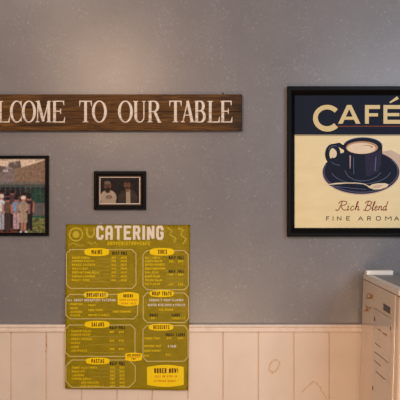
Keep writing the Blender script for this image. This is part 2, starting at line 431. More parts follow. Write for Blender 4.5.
def serif_glyph(fl, c, x0, x1, y0=100.7, y1=122.5):
    H = y1 - y0; W = x1 - x0
    X = lambda u: x0 + u * W
    Y = lambda v: y1 - v * H
    K, N = 2.8, 1.15     # thick and thin strokes
    def st(pts, w): fl.stroke([(X(u), Y(v)) for u, v in pts], w)
    def ser(u, v, half=2.5): fl.stroke([(X(u) - half, Y(v)), (X(u) - half * .35, Y(v) + (-.25 if v < .5 else .25)), (X(u) + half * .35, Y(v) + (-.25 if v < .5 else .25)), (X(u) + half, Y(v))], [.6, 1.1, 1.1, .6])
    def ring(cx, cy, rx, ry):
        n = 40; pts = []; ws = []
        for i in range(n):
            a = 2 * math.pi * i / n
            pts.append((X(cx + rx * math.cos(a)), Y(cy + ry * math.sin(a)))); ws.append(N + (K - N) * abs(math.cos(a)) ** 1.6)
        fl.stroke(pts, ws, closed=True)
    B, T = .025, .975
    if c == 'O': ring(.5, .5, .41, .48)
    elif c == 'C':
        p = arc(.56, .5, .46, .48, 42, 318, 26)
        fl.stroke([(X(u), Y(v)) for u, v in p], [N + (K - N) * max(0, -math.cos(math.radians(42 + 276 * i / 26))) ** 1.2 for i in range(27)])
        fl.stroke([(X(.9), Y(.99)), (X(.92), Y(.66))], [.4, 1.3][::-1]); fl.stroke([(X(.92), Y(.3)), (X(.9), Y(.05))], [.5, 1.0])
    elif c == 'L':
        st([(.25, B), (.25, T)], K); ser(.25, T, 2.9); ser(.25, B, 2.9); st([(.2, B), (.92, B)], N); fl.stroke([(X(.9), Y(0)), (X(.97), Y(.27))], [1.8, .5])
    elif c == 'E':
        st([(.22, B), (.22, T)], K); ser(.22, T, 2.4); ser(.22, B, 2.4)
        st([(.2, T), (.86, T)], N); st([(.2, B), (.92, B)], N); st([(.22, .52), (.66, .52)], N)
        fl.stroke([(X(.86), Y(1)), (X(.9), Y(.78))], [1.6, .4]); fl.stroke([(X(.9), Y(0)), (X(.97), Y(.26))], [1.8, .4]); st([(.66, .64), (.66, .40)], .9)
    elif c == 'T':
        st([(.5, B), (.5, T)], K); ser(.5, B, 2.9); st([(.05, T), (.95, T)], N)
        fl.stroke([(X(.06), Y(1)), (X(.02), Y(.74))], [1.7, .4]); fl.stroke([(X(.94), Y(1)), (X(.98), Y(.74))], [1.7, .4])
    elif c == 'A':
        st([(.14, B), (.5, 1)], N); st([(.48, 1), (.84, B)], K); st([(.27, .34), (.7, .34)], N * .9); ser(.14, B, 2.0); ser(.84, B, 2.4)
    elif c == 'M':
        st([(.14, B), (.17, T)], N); st([(.17, 1), (.5, .05)], K); st([(.5, .05), (.82, 1)], N); st([(.84, B), (.82, T)], K)
        ser(.14, B, 2.0); ser(.84, B, 2.5); ser(.12, T, 1.7); ser(.88, T, 1.6)
    elif c == 'W':
        st([(.06, 1), (.28, 0)], K); st([(.28, 0), (.5, 1)], N); st([(.46, 1), (.7, 0)], K); st([(.7, 0), (.93, 1)], N); ser(.07, T, 2.3); ser(.48, T, 2.3); ser(.93, T, 1.9)
    elif c == 'U':
        p = [(.2, T), (.2, .28)] + [q for q in arc(.5, .26, .3, .24, 180, 360, 14)] + [(.8, .3), (.8, T)]
        ws = [K, K] + [K + (N - K) * min(1, i / 8) for i in range(15)] + [N, N]
        fl.stroke([(X(u), Y(v)) for u, v in p], ws); ser(.2, T, 2.5); ser(.8, T, 2.1)
    elif c == 'R':
        st([(.2, B), (.2, T)], K); ser(.2, T, 2.3); ser(.2, B, 2.6)
        p = [(.2, T)] + arc(.48, .74, .27, .235, 90, -90, 14) + [(.2, .5)]
        fl.stroke([(X(u), Y(v)) for u, v in p], [N] + [N + (K - N) * math.sin(math.pi * i / 14) for i in range(15)] + [N])
        fl.stroke([(X(.48), Y(.5)), (X(.6), Y(.4)), (X(.85), Y(.03)), (X(1.0), Y(.01))], [N, K, K * .9, .5])
    elif c == 'B':
        st([(.2, B), (.2, T)], K); ser(.2, T, 2.2); ser(.2, B, 2.2)
        for cy, rx, ry, ux in ((.755, .26, .22, .48), (.28, .32, .255, .5)):
            p = [(.2, cy + ry)] + arc(ux, cy, rx, ry, 90, -90, 14) + [(.2, cy - ry)]
            fl.stroke([(X(u), Y(v)) for u, v in p], [N] + [N + (K - N) * math.sin(math.pi * i / 14) for i in range(15)] + [N])
words = [('W', -38, -17.5), ('E', -16.5, -4), ('L', -3, 10), ('C', 10, 22.3), ('O', 22, 35.8), ('M', 35.2, 51.5), ('E', 51.5, 65.3),
         ('T', 79.3, 91.8), ('O', 92, 106.8), ('O', 118, 132.8), ('U', 133, 146.6), ('R', 147.3, 161.3),
         ('T', 169.3, 181.6), ('A', 181, 194.4), ('B', 194.3, 206.6), ('L', 207, 220), ('E', 220, 232.6)]
for i, (c, x0, x1) in enumerate(words):
    fl = Flat(t_s + 0.0002); serif_glyph(fl, c, x0, x1); fl.build('painted_letter', 'letter', sg)

# ------------------------------------------------------------------ raster prints (colours of the printed photographs)
def canvas(x0, y0, x1, y1, res):
    nx = int((x1 - x0) * res) + 1; ny = int((y1 - y0) * res) + 1
    gx, gy = np.meshgrid(np.linspace(x0, x1, nx), np.linspace(y0, y1, ny))
    return gx, gy, np.zeros((ny, nx, 3))
rs = np.random.RandomState(3)
def soft_noise(shape, cells, seed):
    r = np.random.RandomState(seed); g = r.rand(cells[0] + 2, cells[1] + 2)
    yy = np.linspace(0, cells[0], shape[0]); xx = np.linspace(0, cells[1], shape[1])
    y0 = yy.astype(int); x0 = xx.astype(int); fy = (yy - y0)[:, None]; fx = (xx - x0)[None, :]
    a = g[np.ix_(y0, x0)]; b = g[np.ix_(y0, x0 + 1)]; c = g[np.ix_(y0 + 1, x0)]; d = g[np.ix_(y0 + 1, x0 + 1)]
    return a * (1 - fy) * (1 - fx) + b * (1 - fy) * fx + c * fy * (1 - fx) + d * fy * fx
def put(img, mask, col, a=1.0):
    m = (np.clip(mask, 0, 1) * a)[..., None]; img[:] = img * (1 - m) + np.array(col, float) * m
def sm(v, e): return np.clip(v / e + 0.5, 0, 1)
def E(gx, gy, cx, cy, rx, ry, e=0.35): return sm((1 - np.sqrt(((gx - cx) / rx) ** 2 + ((gy - cy) / ry) ** 2)) * min(rx, ry), e)
def Bx(gx, gy, x0, y0, x1, y1, e=0.35): return sm(gx - x0, e) * sm(x1 - gx, e) * sm(gy - y0, e) * sm(y1 - gy, e)
def blur(img, n=1):
    for _ in range(n):
        p = np.pad(img, ((1, 1), (1, 1), (0, 0)), 'edge')
        img = (p[1:-1, 1:-1] * 4 + (p[:-2, 1:-1] + p[2:, 1:-1] + p[1:-1, :-2] + p[1:-1, 2:]) * 2 + p[:-2, :-2] + p[:-2, 2:] + p[2:, :-2] + p[2:, 2:]) / 16
    return img
def print_mesh(name, gx, gy, img, t, mat, parent, label=None):
    ny, nx = gx.shape; k = (D - t) / D; o = wloc(parent)
    v = np.stack([(gx - 200) * S * k - o.x, np.full(gx.shape, -t) - o.y, ZC + (200 - gy) * S * k - o.z], -1).reshape(-1, 3)
    idx = np.arange(nx * ny).reshape(ny, nx)
    q = np.stack([idx[:-1, :-1], idx[1:, :-1], idx[1:, 1:], idx[:-1, 1:]], -1).reshape(-1, 4)
    me = bpy.data.meshes.new(name); me.from_pydata(v.tolist(), [], q.tolist()); me.update()
    s = np.clip(img, 0, 255) / 255; l = np.where(s <= .04045, s / 12.92, ((s + .055) / 1.055) ** 2.4)
    col = np.concatenate([l.reshape(-1, 3), np.ones((nx * ny, 1))], 1).astype(np.float32)
    at = me.color_attributes.new('print', 'FLOAT_COLOR', 'POINT'); at.data.foreach_set('color', col.ravel())
    me.materials.append(mat); ob = bpy.data.objects.new(name, me); C.objects.link(ob); ob.parent = parent
    if label: ob['label'] = label
    return ob

# group photograph, partly outside the left of the view
FR = (-60, 155.6, 48.2, 235.9)
gp = thing('framed_photograph', 'thin black frame holding a colour photo of people outdoors before a shingled roof', 'picture frame', P(-6, 236, 0))
obj('frame', frame_ring((FR[0], FR[1], FR[2], FR[3]), [(0, 0.0), (0, 0.016), (0.6, 0.018), (2.2, 0.018), (3.0, 0.0155), (3.0, 0.006), (3.0, 0.0)]), 'frame', gp)
bm = bmesh.new(); box(bm, P(FR[0] + 3.2, FR[1] + 3.2) + Vector((0, -0.0005, 0)), P(FR[2] - 3.2, FR[3] - 3.2) + Vector((0, -0.0045, 0))); obj('backing_board', bm, 'backing', gp)
gx, gy, im = canvas(FR[0] + 3.1, FR[1] + 3.1, FR[2] - 3.1, FR[3] - 3.1, 2.6)
sh = gx.shape
n1 = soft_noise(sh, (30, 40), 1); n2 = soft_noise(sh, (70, 90), 2); n3 = soft_noise(sh, (12, 16), 5)
im[:] = (232, 208, 182)                                                      # sky
put(im, sm(165 + n3 * 6 - gy + 0, 3) * 0 + sm(gy - (158 + 9 * n3 + np.clip(gx - 20, 0, 40) * 6), 2), (92, 82, 78), 0.85)   # tree
put(im, sm(n1 - .72, .2) * sm(170 - gy, 3), (205, 196, 190), 0.5)
rl = 172 - np.clip(gx, -60, 45) * 0.2 - np.clip(gx - 22, 0, 30) * 0.12        # roof line
rowsh = 0.5 + 0.5 * np.sin(gy * 4.2)
put(im, sm(gy - rl, .6), (144, 132, 128)); put(im, sm(gy - rl, .6) * sm(gx - 14 - (gy - 170) * .1, 6), (150, 126, 104))
put(im, sm(gy - rl, .6) * rowsh * .25, (88, 78, 74)); put(im, Bx(gx, gy, 22, 165, 23.2, 186, 1.5), (150, 130, 116), .5)
put(im, Bx(gx, gy, 3, 169.5, 8, 171.8), (206, 200, 198), .8)
put(im, sm(gy - 184.5, .8), (52, 54, 54))
put(im, Bx(gx, gy, -60, 182.2, 50, 183.6, .6), (112, 112, 108)); put(im, Bx(gx, gy, -60, 184.6, 50, 187.2, .6), (92, 104, 100), .8)
for k in range(-60, 46, 5): put(im, Bx(gx, gy, k, 186, k + .9, 204, .5), (128, 118, 110), .55)
put(im, E(gx, gy, 37, 197, 9, 9, 3) * (0.4 + .6 * n2), (44, 84, 64)); put(im, sm(n2 - .7, .2) * Bx(gx, gy, 24, 186, 46, 204, 1), (120, 130, 112), .6)
put(im, Bx(gx, gy, 30, 203, 46, 218), (84, 82, 82))
for k in np.arange(30, 46, 1.9): put(im, Bx(gx, gy, k, 203, k + .9, 217, .4), (140, 132, 130), .8)
put(im, Bx(gx, gy, 26, 216, 46, 219.5, 1.5), (46, 92, 66))
put(im, Bx(gx, gy, -60, 219, 47, 236, 2), (84, 92, 58)); put(im, sm(n2 - .55, .3) * Bx(gx, gy, 24, 218, 47, 236, 2), (176, 170, 98), .8); put(im, sm(n1 - .72, .2) * Bx(gx, gy, 24, 218, 47, 236, 2), (216, 186, 150), .6)
put(im, Bx(gx, gy, -60, 214, 24, 236, 2), (54, 42, 42), .9)
put(im, E(gx, gy, 8, 236, 12, 8, 2), (150, 84, 62), .7); put(im, E(gx, gy, -8, 222, 12, 4, 2), (136, 78, 58), .7)
def figure(x, yh, h, shirt, trouser, skin=(176, 130, 110), cap=None, shoes=(40, 36, 38), shorts=False, w=1.0):
    hw = h * .088 * w; hd = h * .066
    put(im, E(gx, gy, x, yh, hd, hd * 1.25), skin)
    put(im, E(gx, gy, x, yh - hd * .6, hd * 1.1, hd * .8), cap or (52, 40, 36))
    t0 = yh + hd * 1.1
    put(im, E(gx, gy, x, t0 + h * .15, hw * 1.35, h * .17), shirt)
    put(im, Bx(gx, gy, x - hw * 1.9, t0 + h * .06, x - hw * 1.2, t0 + h * .34), skin, .8); put(im, Bx(gx, gy, x + hw * 1.2, t0 + h * .06, x + hw * 1.9, t0 + h * .34), skin, .8)
    y1 = t0 + h * .34; y2 = yh + h * .9
    ym = y1 + (y2 - y1) * (.5 if shorts else 1)
    if shorts: put(im, Bx(gx, gy, x - hw * .8, y1, x - .2, y2), skin); put(im, Bx(gx, gy, x + .2, y1, x + hw * .8, y2), skin)
    put(im, Bx(gx, gy, x - hw * 1.1, y1 - 1, x - .12, ym), trouser); put(im, Bx(gx, gy, x + .12, y1 - 1, x + hw * 1.1, ym), trouser)
    put(im, E(gx, gy, x - hw * .7, y2 + .6, 1.3, .9), shoes); put(im, E(gx, gy, x + hw * .7, y2 + .6, 1.3, .9), shoes)
for x in np.arange(-56, 30, 5.2):      # back row seen as heads and shoulders
    c = [(92, 70, 74), (70, 66, 86), (110, 76, 70), (64, 60, 62), (88, 92, 104)][int(abs(x) * 1.3) % 5]
    figure(x + rs.rand() * 2, 192 + rs.rand() * 5, 34, c, (44, 40, 46), (150, 104, 88))
for x, yh, h, s_, t_, k in ((-50, 196, 36, (150, 150, 160), (70, 70, 90), {}), (-41, 197, 36, (130, 90, 80), (60, 60, 70), {}), (-31, 196, 38, (170, 170, 180), (120, 110, 100), {}),
                          (-21, 197, 36, (90, 110, 140), (50, 50, 60), {}), (-11, 196, 38, (160, 130, 110), (110, 110, 110), {}),
                          (1.5, 197.5, 36, (206, 208, 214), (170, 174, 182), {'cap': (214, 210, 200)}), (7.5, 200, 34, (112, 88, 74), (80, 62, 54), {}),
                          (29, 198.5, 34, (72, 50, 60), (44, 38, 42), {}), (16.2, 199.5, 33, (128, 160, 196), (190, 160, 166), {'skin': (190, 120, 104)}),
                          (23.4, 199, 36, (168, 150, 132), (176, 156, 132), {'cap': (226, 206, 196), 'shorts': True, 'shoes': (224, 222, 224), 'w': 1.15})):
    figure(x, yh, h, s_, t_, **k)
put(im, sm(n2 - .5, .8) * .25, (30, 26, 26)); im = 112 + (blur(im, 1) - 104) * 1.3
print_mesh('photograph', gx, gy, im, 0.0052, m_attr('group_photo_print'), gp)
bm = bmesh.new(); box(bm, P(FR[0] + 3.05, FR[1] + 3.05) + Vector((0, -0.008, 0)), P(FR[2] - 3.05, FR[3] - 3.05) + Vector((0, -0.0095, 0))); obj('glass', bm, 'glass', gp)

# portrait of two men
FR = (93.7, 171.2, 145.8, 209.8)
tp = thing('framed_photograph', 'small black frame with gilt inner lip holding a dark photo of two men', 'picture frame', P(120, 209.8, 0))
obj('frame', frame_ring(FR, [(0, 0.0), (0, 0.014), (0.8, 0.017), (2.8, 0.017), (3.6, 0.012), (4.9, 0.0115), (4.9, 0.0)]), 'frame', tp)
obj('inner_lip', frame_ring((98.5, 176, 141, 205), [(0, 0.002), (0, 0.0108), (0.2, 0.0113), (0.6, 0.0102), (0.8, 0.009), (0.8, 0.002)]), 'gold', tp)
obj('mat', frame_ring((98.9, 176.4, 140.6, 204.6), [(0, 0.003), (0, 0.0056), ((1.4, 1.3), 0.0056), ((1.4, 1.3), 0.003)]), 'mat', tp)
bm = bmesh.new(); box(bm, P(98.3, 175.7) + Vector((0, -0.0004, 0)), P(141.2, 205.3) + Vector((0, -0.0028, 0))); obj('backing_board', bm, 'backing', tp)
gx, gy, im = canvas(99.6, 177.1, 139.9, 203.9, 4)
sh = gx.shape; n1 = soft_noise(sh, (16, 22), 9); n2 = soft_noise(sh, (50, 70), 10)
im[:] = (42, 33, 26); put(im, sm(n1 - .6, .5), (64, 48, 36), .8); put(im, Bx(gx, gy, 116, 178, 120, 200, 3), (52, 44, 38), .6)
put(im, E(gx, gy, 108.3, 197.5, 8.3, 7.6, .6), (188, 168, 146)); put(im, Bx(gx, gy, 101, 196, 116, 204, .6), (184, 164, 142))
put(im, E(gx, gy, 109, 197, 3, 1.8, .6), (108, 88, 74), .8); put(im, E(gx, gy, 109, 197, 1.4, .8, .4), (180, 160, 136), .8)
put(im, E(gx, gy, 107.6, 191, 2.4, 2, .6), (84, 58, 44)); put(im, E(gx, gy, 107.7, 186.6, 3.4, 4.4, .5), (128, 92, 72))
put(im, E(gx, gy, 107.8, 189.4, 2.7, 2, .6), (64, 44, 34)); put(im, E(gx, gy, 107.5, 182.8, 3.4, 1.9, .5), (132, 110, 92)); put(im, Bx(gx, gy, 104.4, 184.4, 112, 185.3, .4), (92, 72, 58))
put(im, Bx(gx, gy, 105.6, 186, 109.8, 186.7, .4), (58, 40, 32), .8)
put(im, E(gx, gy, 128, 198.5, 9.6, 9, .6), (74, 60, 50)); put(im, Bx(gx, gy, 119.5, 198, 137.5, 204, .6), (70, 56, 48))
put(im, sm(n2 - .5, .3) * E(gx, gy, 128, 198.5, 9.6, 10, .6), (98, 82, 68), .5)
put(im, sm(2.6 - np.abs(gx - 127.9) - (gy - 203) * -.02, .6) * sm(gy - 189.5, .6), (178, 160, 134)); put(im, sm(gy - 189, 1) * sm(.5 - np.abs(gx - 125.4), .4), (50, 40, 34))
put(im, E(gx, gy, 127.6, 189.4, 2, 2.6, .5), (140, 104, 80)); put(im, E(gx, gy, 127.2, 184.8, 3.2, 4.4, .5), (128, 96, 74))
put(im, E(gx, gy, 127.2, 181.4, 3.3, 1.7, .5), (62, 46, 36)); put(im, E(gx, gy, 127.3, 187.8, 2.1, 1.2, .5), (82, 58, 44)); put(im, Bx(gx, gy, 125.3, 184, 129.2, 184.6, .4), (66, 46, 36), .8)
put(im, n2 * .15, (20, 14, 10)); im = 58 + (blur(im, 1) - 70) * 1.15
print_mesh('photograph', gx, gy, im, 0.0036, m_attr('portrait_print'), tp)
bm = bmesh.new(); box(bm, P(99.3, 176.8) + Vector((0, -0.0070, 0)), P(140.2, 204.2) + Vector((0, -0.0082, 0))); obj('glass', bm, 'glass', tp)

# ------------------------------------------------------------------ café poster
FR = (287.5, 86.1, 436.6, 236.7)
cp = thing('framed_poster', 'large black-framed cafe poster with a navy coffee cup on cream', 'poster', P(361, 236, 0))
obj('frame', frame_ring(FR, [(0, 0.0), (0, 0.024), (0.7, 0.026), (3.4, 0.026), (4.6, 0.024), ((7.2, 7.8), 0.015), ((7.6, 8.6), 0.013), ((7.6, 8.6), 0.0)]), 'frame2', cp)
tq = 0.010
bm = bmesh.new(); box(bm, P(FR[0] + 7.8, FR[1] + 8.8) + Vector((0, -0.001, 0)), P(FR[2] - 7.8, FR[3] - 8.8) + Vector((0, -0.0095, 0))); obj('backing_board', bm, 'backing', cp)
f = Flat(tq); f.rect(FR[0] + 6.8, FR[1] + 7.4, FR[2] - 6.8, FR[3] - 7.4); f.build('poster_sheet', 'poster_cream', cp)
f = Flat(tq + .0002); f.rect(294.4, 94, 429.6, 134.8); f.stroke([(295, 135.6), (428, 135.6)], .5, 0); f.build('navy_band', 'navy', cp)
f = Flat(tq + .0004)
# C with flared ends
pts = arc(327.2, -118, 11.8, 10.9, 40, 318, 36)
f.stroke([(x, -y) for x, y in pts], [5.0 + 0.6 * math.cos(math.radians(-180 + 278 * i / 36 * 1.3)) * 0 + (0.9 * (abs(i - 18) / 18) ** 2 if i > 18 else -.4) for i in range(37)])
f.poly([(338.1, 123.7), (347, 105), (351.4, 105), (360.4, 123.7), (355.9, 123.7), (349.2, 109.2), (342.6, 123.7)])
f.stroke([(343.2, 118.2), (356, 118.2)], 3.0)
f.stroke([(380, 107), (366.9, 107), (366.9, 123.7)], 3.9); f.stroke([(367, 114.8), (378, 114.8)], 3.2)
f.stroke([(401.4, 107), (385.4, 107), (385.4, 121.8), (401.6, 121.8)], 3.9); f.stroke([(386, 114.6), (399.4, 114.6)], 3.2)
f.stroke([(389.8, 102.6), (398, 97.6)], [1.4, 3.2])
f.build('title_lettering', 'pcream', cp)
f = Flat(tq + .0004); f.rect(337, 125.9, 417, 126.6); f.build('underline', 'red_ink', cp)
# cup and saucer printed on the sheet
f = Flat(tq + .0003)
mats = ['navy', 'navy2', 'navy3', 'lav', 'pink', 'pcream2', 'coffee', 'poster_cream']
f.poly([(380, 152), (391, 150), (402, 156), (406, 164), (400, 172), (384, 166)], 3)
f.ell(361, 173, 38.8, 22, 60, 3); f.ell(361, 172, 38.3, 22, 60, 1); f.ell(361, 171, 36.3, 20, 60, 0)
f.stroke([(361 + 30 * math.cos(a / 10), 169.5 + 14.5 * math.sin(a / 10)) for a in range(2, 30)], .5, 2)
f.stroke([(361 + 37 * math.cos(a / 10), 171.5 + 20.8 * math.sin(a / 10)) for a in range(-6, 36)], .45, 2)
# handle
f.stroke([(332.8 + 5.6 * math.cos(a * math.pi / 16), 154.2 + 8.2 * math.sin(a * math.pi / 16)) for a in range(32)], 4.4, 0, True)
f.stroke([(346, 149), (339, 144.8), (333, 146)], 4.2, 0); f.stroke([(346, 164), (339, 165), (334, 162)], 3.6, 0)
f.ell(333.8, 153.6, 3.0, 4.3, 24, 5); f.stroke([(328.5, 150), (330, 147.4), (333, 145.7), (337, 146)], .6, 2)
f.stroke([(331, 161.6), (335, 164.4), (340, 165.3)], .5, 2)
# body
body = [(343.6, 145)] + [(343.7 + .2 * i, 145 + 5 * i) for i in range(1, 4)] + [(346.5, 168.5), (349.5, 174), (354, 177.4), (360, 178.8), (367, 178.4), (374, 176), (379, 172), (381.6, 165), (382.2, 155), (382.4, 145)]
f.poly(body, 0)
f.poly([(365, 154), (381.5, 150), (381.2, 164), (378.4, 171.6), (370, 176.4), (366, 176)], 1)
f.stroke([(344.8, 170.6), (348, 176), (354, 179.8), (361, 181), (369, 180.2), (376.5, 177), (381, 172.4)], .5, 2)
f.ell(363, 145.8, 19.5, 8.6, 48, 0); f.stroke([(363 + 18.8 * math.cos(a / 10), 145.6 + 8.0 * math.sin(a / 10)) for a in range(-28, 2)], .5, 2)
f.ell(362, 147.6, 16, 6.4, 44, 6); f.ell(361.4, 148.3, 14.2, 5.4, 40, 5); f.ell(366.5, 146.9, 6.5, 1.9, 20, 6); f.ell(364.6, 147.5, 6.5, 1.9, 20, 5)
f.stroke([(350.2, 155.5), (350.1, 168.5)], [1.4, .7], 4); f.stroke([(353.6, 157), (353.8, 174)], .5, 2); f.stroke([(376, 156.5), (375, 171)], .7, 2)
# spoon
f.stroke([(329, 184.4), (336, 183.6), (346, 183), (357, 183), (364, 184), (370, 187)], [.7, 1.5, 1.0, .8, .8, 1.0], 5)
f.poly([(368, 187.3), (372, 184.4), (378, 183.2), (385, 183.2), (388.6, 184.4), (387, 187), (381, 189.2), (374, 189.6)], 5)
f.poly([(371.5, 187.4), (375, 185.4), (380, 184.8), (383, 185.4), (379, 187.8), (374.5, 188.4)], 3)
f.stroke([(329, 185.6), (340, 186.8), (352, 188.2), (366, 189.4)], .5, 2)
f.build('cup_print', mats, cp)
# script line
f = Flat(tq + .0004)
def smooth(pts, n=5):
    out = []
    for i in range(len(pts) - 1):
        p0 = pts[max(i - 1, 0)]; p1 = pts[i]; p2 = pts[i + 1]; p3 = pts[min(i + 2, len(pts) - 1)]
        for k in range(n):
            t = k / n
            out.append(tuple(0.5 * (2 * p1[j] + (p2[j] - p0[j]) * t + (2 * p0[j] - 5 * p1[j] + 4 * p2[j] - p3[j]) * t * t + (3 * p1[j] - p0[j] - 3 * p2[j] + p3[j]) * t ** 3) for j in (0, 1)))
    return out + [pts[-1]]
SC = {  # lower case on x-height 1, ascender 2
 'R': (2.1, [[(.2, 1.5), (.5, 2), (1.2, 2.1), (1.9, 1.9), (1.8, 1.3), (.9, 1.05), (1.2, .5), (1.7, .05), (2.3, .2)], [(.9, 2.0), (.75, 1.0), (.45, .1), (0, 0), (-.1, .3)]]),
 'B': (2.0, [[(.2, 1.6), (.5, 2), (1.2, 2.1), (1.8, 1.8), (1.5, 1.25), (.9, 1.1), (1.6, 1.0), (1.8, .5), (1.3, .0), (.5, .0), (.1, .2)], [(.9, 2.0), (.75, 1.0), (.5, .1)]]),
 'i': (.55, [[(.1, .8), (.25, 1.0), (.2, .4), (.3, .02), (.55, .3)], [(.33, 1.45), (.36, 1.6)]]),
 'c': (.85, [[(.75, .8), (.5, 1), (.15, .7), (.1, .25), (.4, 0), (.85, .3)]]),
 'h': (1.0, [[(.0, .3), (.4, 1.6), (.4, 2.0), (.2, 1.8), (.15, 0)], [(.15, .5), (.45, .95), (.72, .8), (.68, .2), (.85, .02), (1.05, .3)]]),
 'l': (.5, [[(.0, .3), (.4, 1.6), (.4, 2.0), (.2, 1.8), (.15, .2), (.3, 0), (.5, .3)]]),
 'e': (.8, [[(.1, .5), (.5, .6), (.6, .85), (.4, 1), (.12, .7), (.12, .25), (.4, 0), (.85, .3)]]),
 'n': (1.0, [[(.1, 1), (.15, 0)], [(.15, .5), (.45, .95), (.72, .8), (.68, .2), (.85, .02), (1.05, .3)]]),
 'd': (.95, [[(.7, .8), (.4, 1), (.1, .6), (.12, .15), (.35, 0), (.7, .4)], [(.85, 2.05), (.72, .9), (.7, .2), (.85, 0), (1.0, .3)]]),
}
def script(fl, s, x, base, xh, w, track=.16, wsc=1.0, mi=0):
    for c in s:
        if c == ' ': x += xh * .9; continue
        adv, pls = SC[c]
        for pl in pls:
            q = smooth([(x + (p[0] * wsc + p[1] * .22) * xh, base - p[1] * xh) for p in pl])
            fl.stroke(q, w, mi)
        x += (adv * wsc + track) * xh
    return x
script(f, 'Rich', 336.2, 210.4, 4.4, .85, .2, 1.02); f.build('script_lettering', 'red_ink', cp)
f = Flat(tq + .0004); script(f, 'Blend', 362.8, 210.4, 4.4, .85, .12, .93)
f.build('script_lettering', 'red_ink', cp)
for word in ((('F', 326.2, 329.4), ('I', 332.6, 333.6), ('N', 337, 341.4), ('E', 346.2, 350)), (('A', 358, 363.2), ('R', 367.2, 371), ('O', 376, 380.8), ('M', 385.2, 391.6), ('A', 394.2, 399))):
    f = Flat(tq + .0004)
    for c, x0, x1 in word: text(f, c, x0, x1, 216.2, 220.6, .75)
    f.build('caption_lettering', 'grey_ink', cp)

# ------------------------------------------------------------------ catering menu
tm = 0.0012
mn = thing('menu_poster', 'olive and yellow catering menu sheet taped over the chair rail', 'menu', P(127, 389, 0))
# gently wavy sheet resting over the rail
bm = bmesh.new(); NX, NY = 40, 56
def sheet_t(py):
    """distance of the sheet from the wall: nearly flat above, bowed out over the rail, back towards the boards"""
    if py < 312: return 0.0016 + 0.0222 * max(0, (py - 224) / 88) ** 1.6
    return 0.0238
def corner(u, v):
    xl = 66.0 - 0.9 * v; xr = 190.2 - 1.9 * v
    return (xl + (xr - xl) * u, 224.2 + (0.6 * u) + (164.4 - 0.1 * u + (1.2 * u)) * v)
grid = []
for j in range(NY + 1):
    row = []
    for i in range(NX + 1):
        u, v = i / NX, j / NY; x, y = corner(u, v)
        t = sheet_t(y) + 0.0006 * math.sin(v * 9 + u * 5) * (1 - 0.4 * u)
        x, y = x, y + 0.15 * math.sin(u * 9)
        row.append(bm.verts.new(P(x, y, max(t, 0.0006))))
    grid.append(row)
for j in range(NY):
    for i in range(NX): bm.faces.new([grid[j][i], grid[j + 1][i], grid[j + 1][i + 1], grid[j][i + 1]])
bmesh.ops.solidify(bm, geom=list(bm.faces), thickness=-0.0003)
obj('sheet', bm, 'olive', mn, smooth=True)

class Menu(Flat):
    """prints on the sheet, following its bow"""
    def __init__(s, lay=0): s.bm = bmesh.new(); s.k = 0; s.lay = lay
    def pt(s, p):
        u = (p[0] - 66) / 124; v = (p[1] - 224) / 164.5
        t = sheet_t(p[1]) + 0.0006 * math.sin(v * 9 + u * 5) * (1 - 0.4 * u)
        q = p[0] - 0.5 * v * 0
        return s.bm.verts.new(P(q, p[1], t + 0.0006 + 0.00022 * s.lay + 0.000002 * s.k))
    def stroke(s, pts, w, mi=0, closed=False):
        if len(pts) == 2 and not isinstance(w, list) and abs(pts[1][1] - pts[0][1]) > 12:      # long uprights follow the bow
            n = 10; a, b = pts; pts = [(a[0] + (b[0] - a[0]) * i / n, a[1] + (b[1] - a[1]) * i / n) for i in range(n + 1)]
        Flat.stroke(s, pts, w, mi, closed)
def panel(x0, y0, x1, y1, c=4, open_bottom=False):
    f = Menu(1); w = .75
    def dense(a, b):
        n = max(1, int(abs(b[1] - a[1]) / 5)); return [(a[0] + (b[0] - a[0]) * i / n, a[1] + (b[1] - a[1]) * i / n) for i in range(n)]
    cs = [(x0 + c, y0), (x1 - c, y0), (x1, y0 + c), (x1, y1 - c), (x1 - c, y1), (x0 + c, y1), (x0, y1 - c), (x0, y0 + c)]
    pts = []
    for i in range(8): pts += dense(cs[i], cs[(i + 1) % 8])
    f.stroke(pts, w, 0, True); f.build('panel_border', 'tan', mn)
def badge(x0, y0, x1, y1, s, tx0, tx1, mat='brown_ink', sq=False, h=None, w=.75):
    cx, cy = (x0 + x1) / 2, (y0 + y1) / 2; rx, ry = (x1 - x0) / 2, (y1 - y0) / 2
    f = Menu(2); pts = []
    for i in range(44):
        a = 2 * math.pi * i / 44; ca, sa = math.cos(a), math.sin(a)
        if not sq: pts.append((cx + rx * math.copysign(abs(ca) ** .8, ca), cy + ry * math.copysign(abs(sa) ** .62, sa)))
    if sq:      # upright sides, bulging top and bottom
        b = min(2.2, ry * .25)
        pts = [(x0 + (x1 - x0) * i / 16, y0 + b - b * math.sin(math.pi * i / 16)) for i in range(17)] + [(x1 - (x1 - x0) * i / 16, y1 - b + b * math.sin(math.pi * i / 16)) for i in range(17)]
    f.poly(pts); b = f.build('section_badge', 'yellow', mn)
    if s:
        g = Menu(3); h = h or (y1 - y0) * .58; w = w - .05
        text(g, s, tx0, tx1, cy - h / 2, cy + h / 2, w, gap=.36); g.build('badge_lettering', mat, b)
    return b
def rule(f, x0, x1, y): f.stroke([(x0, y), (x1, y)], .28)

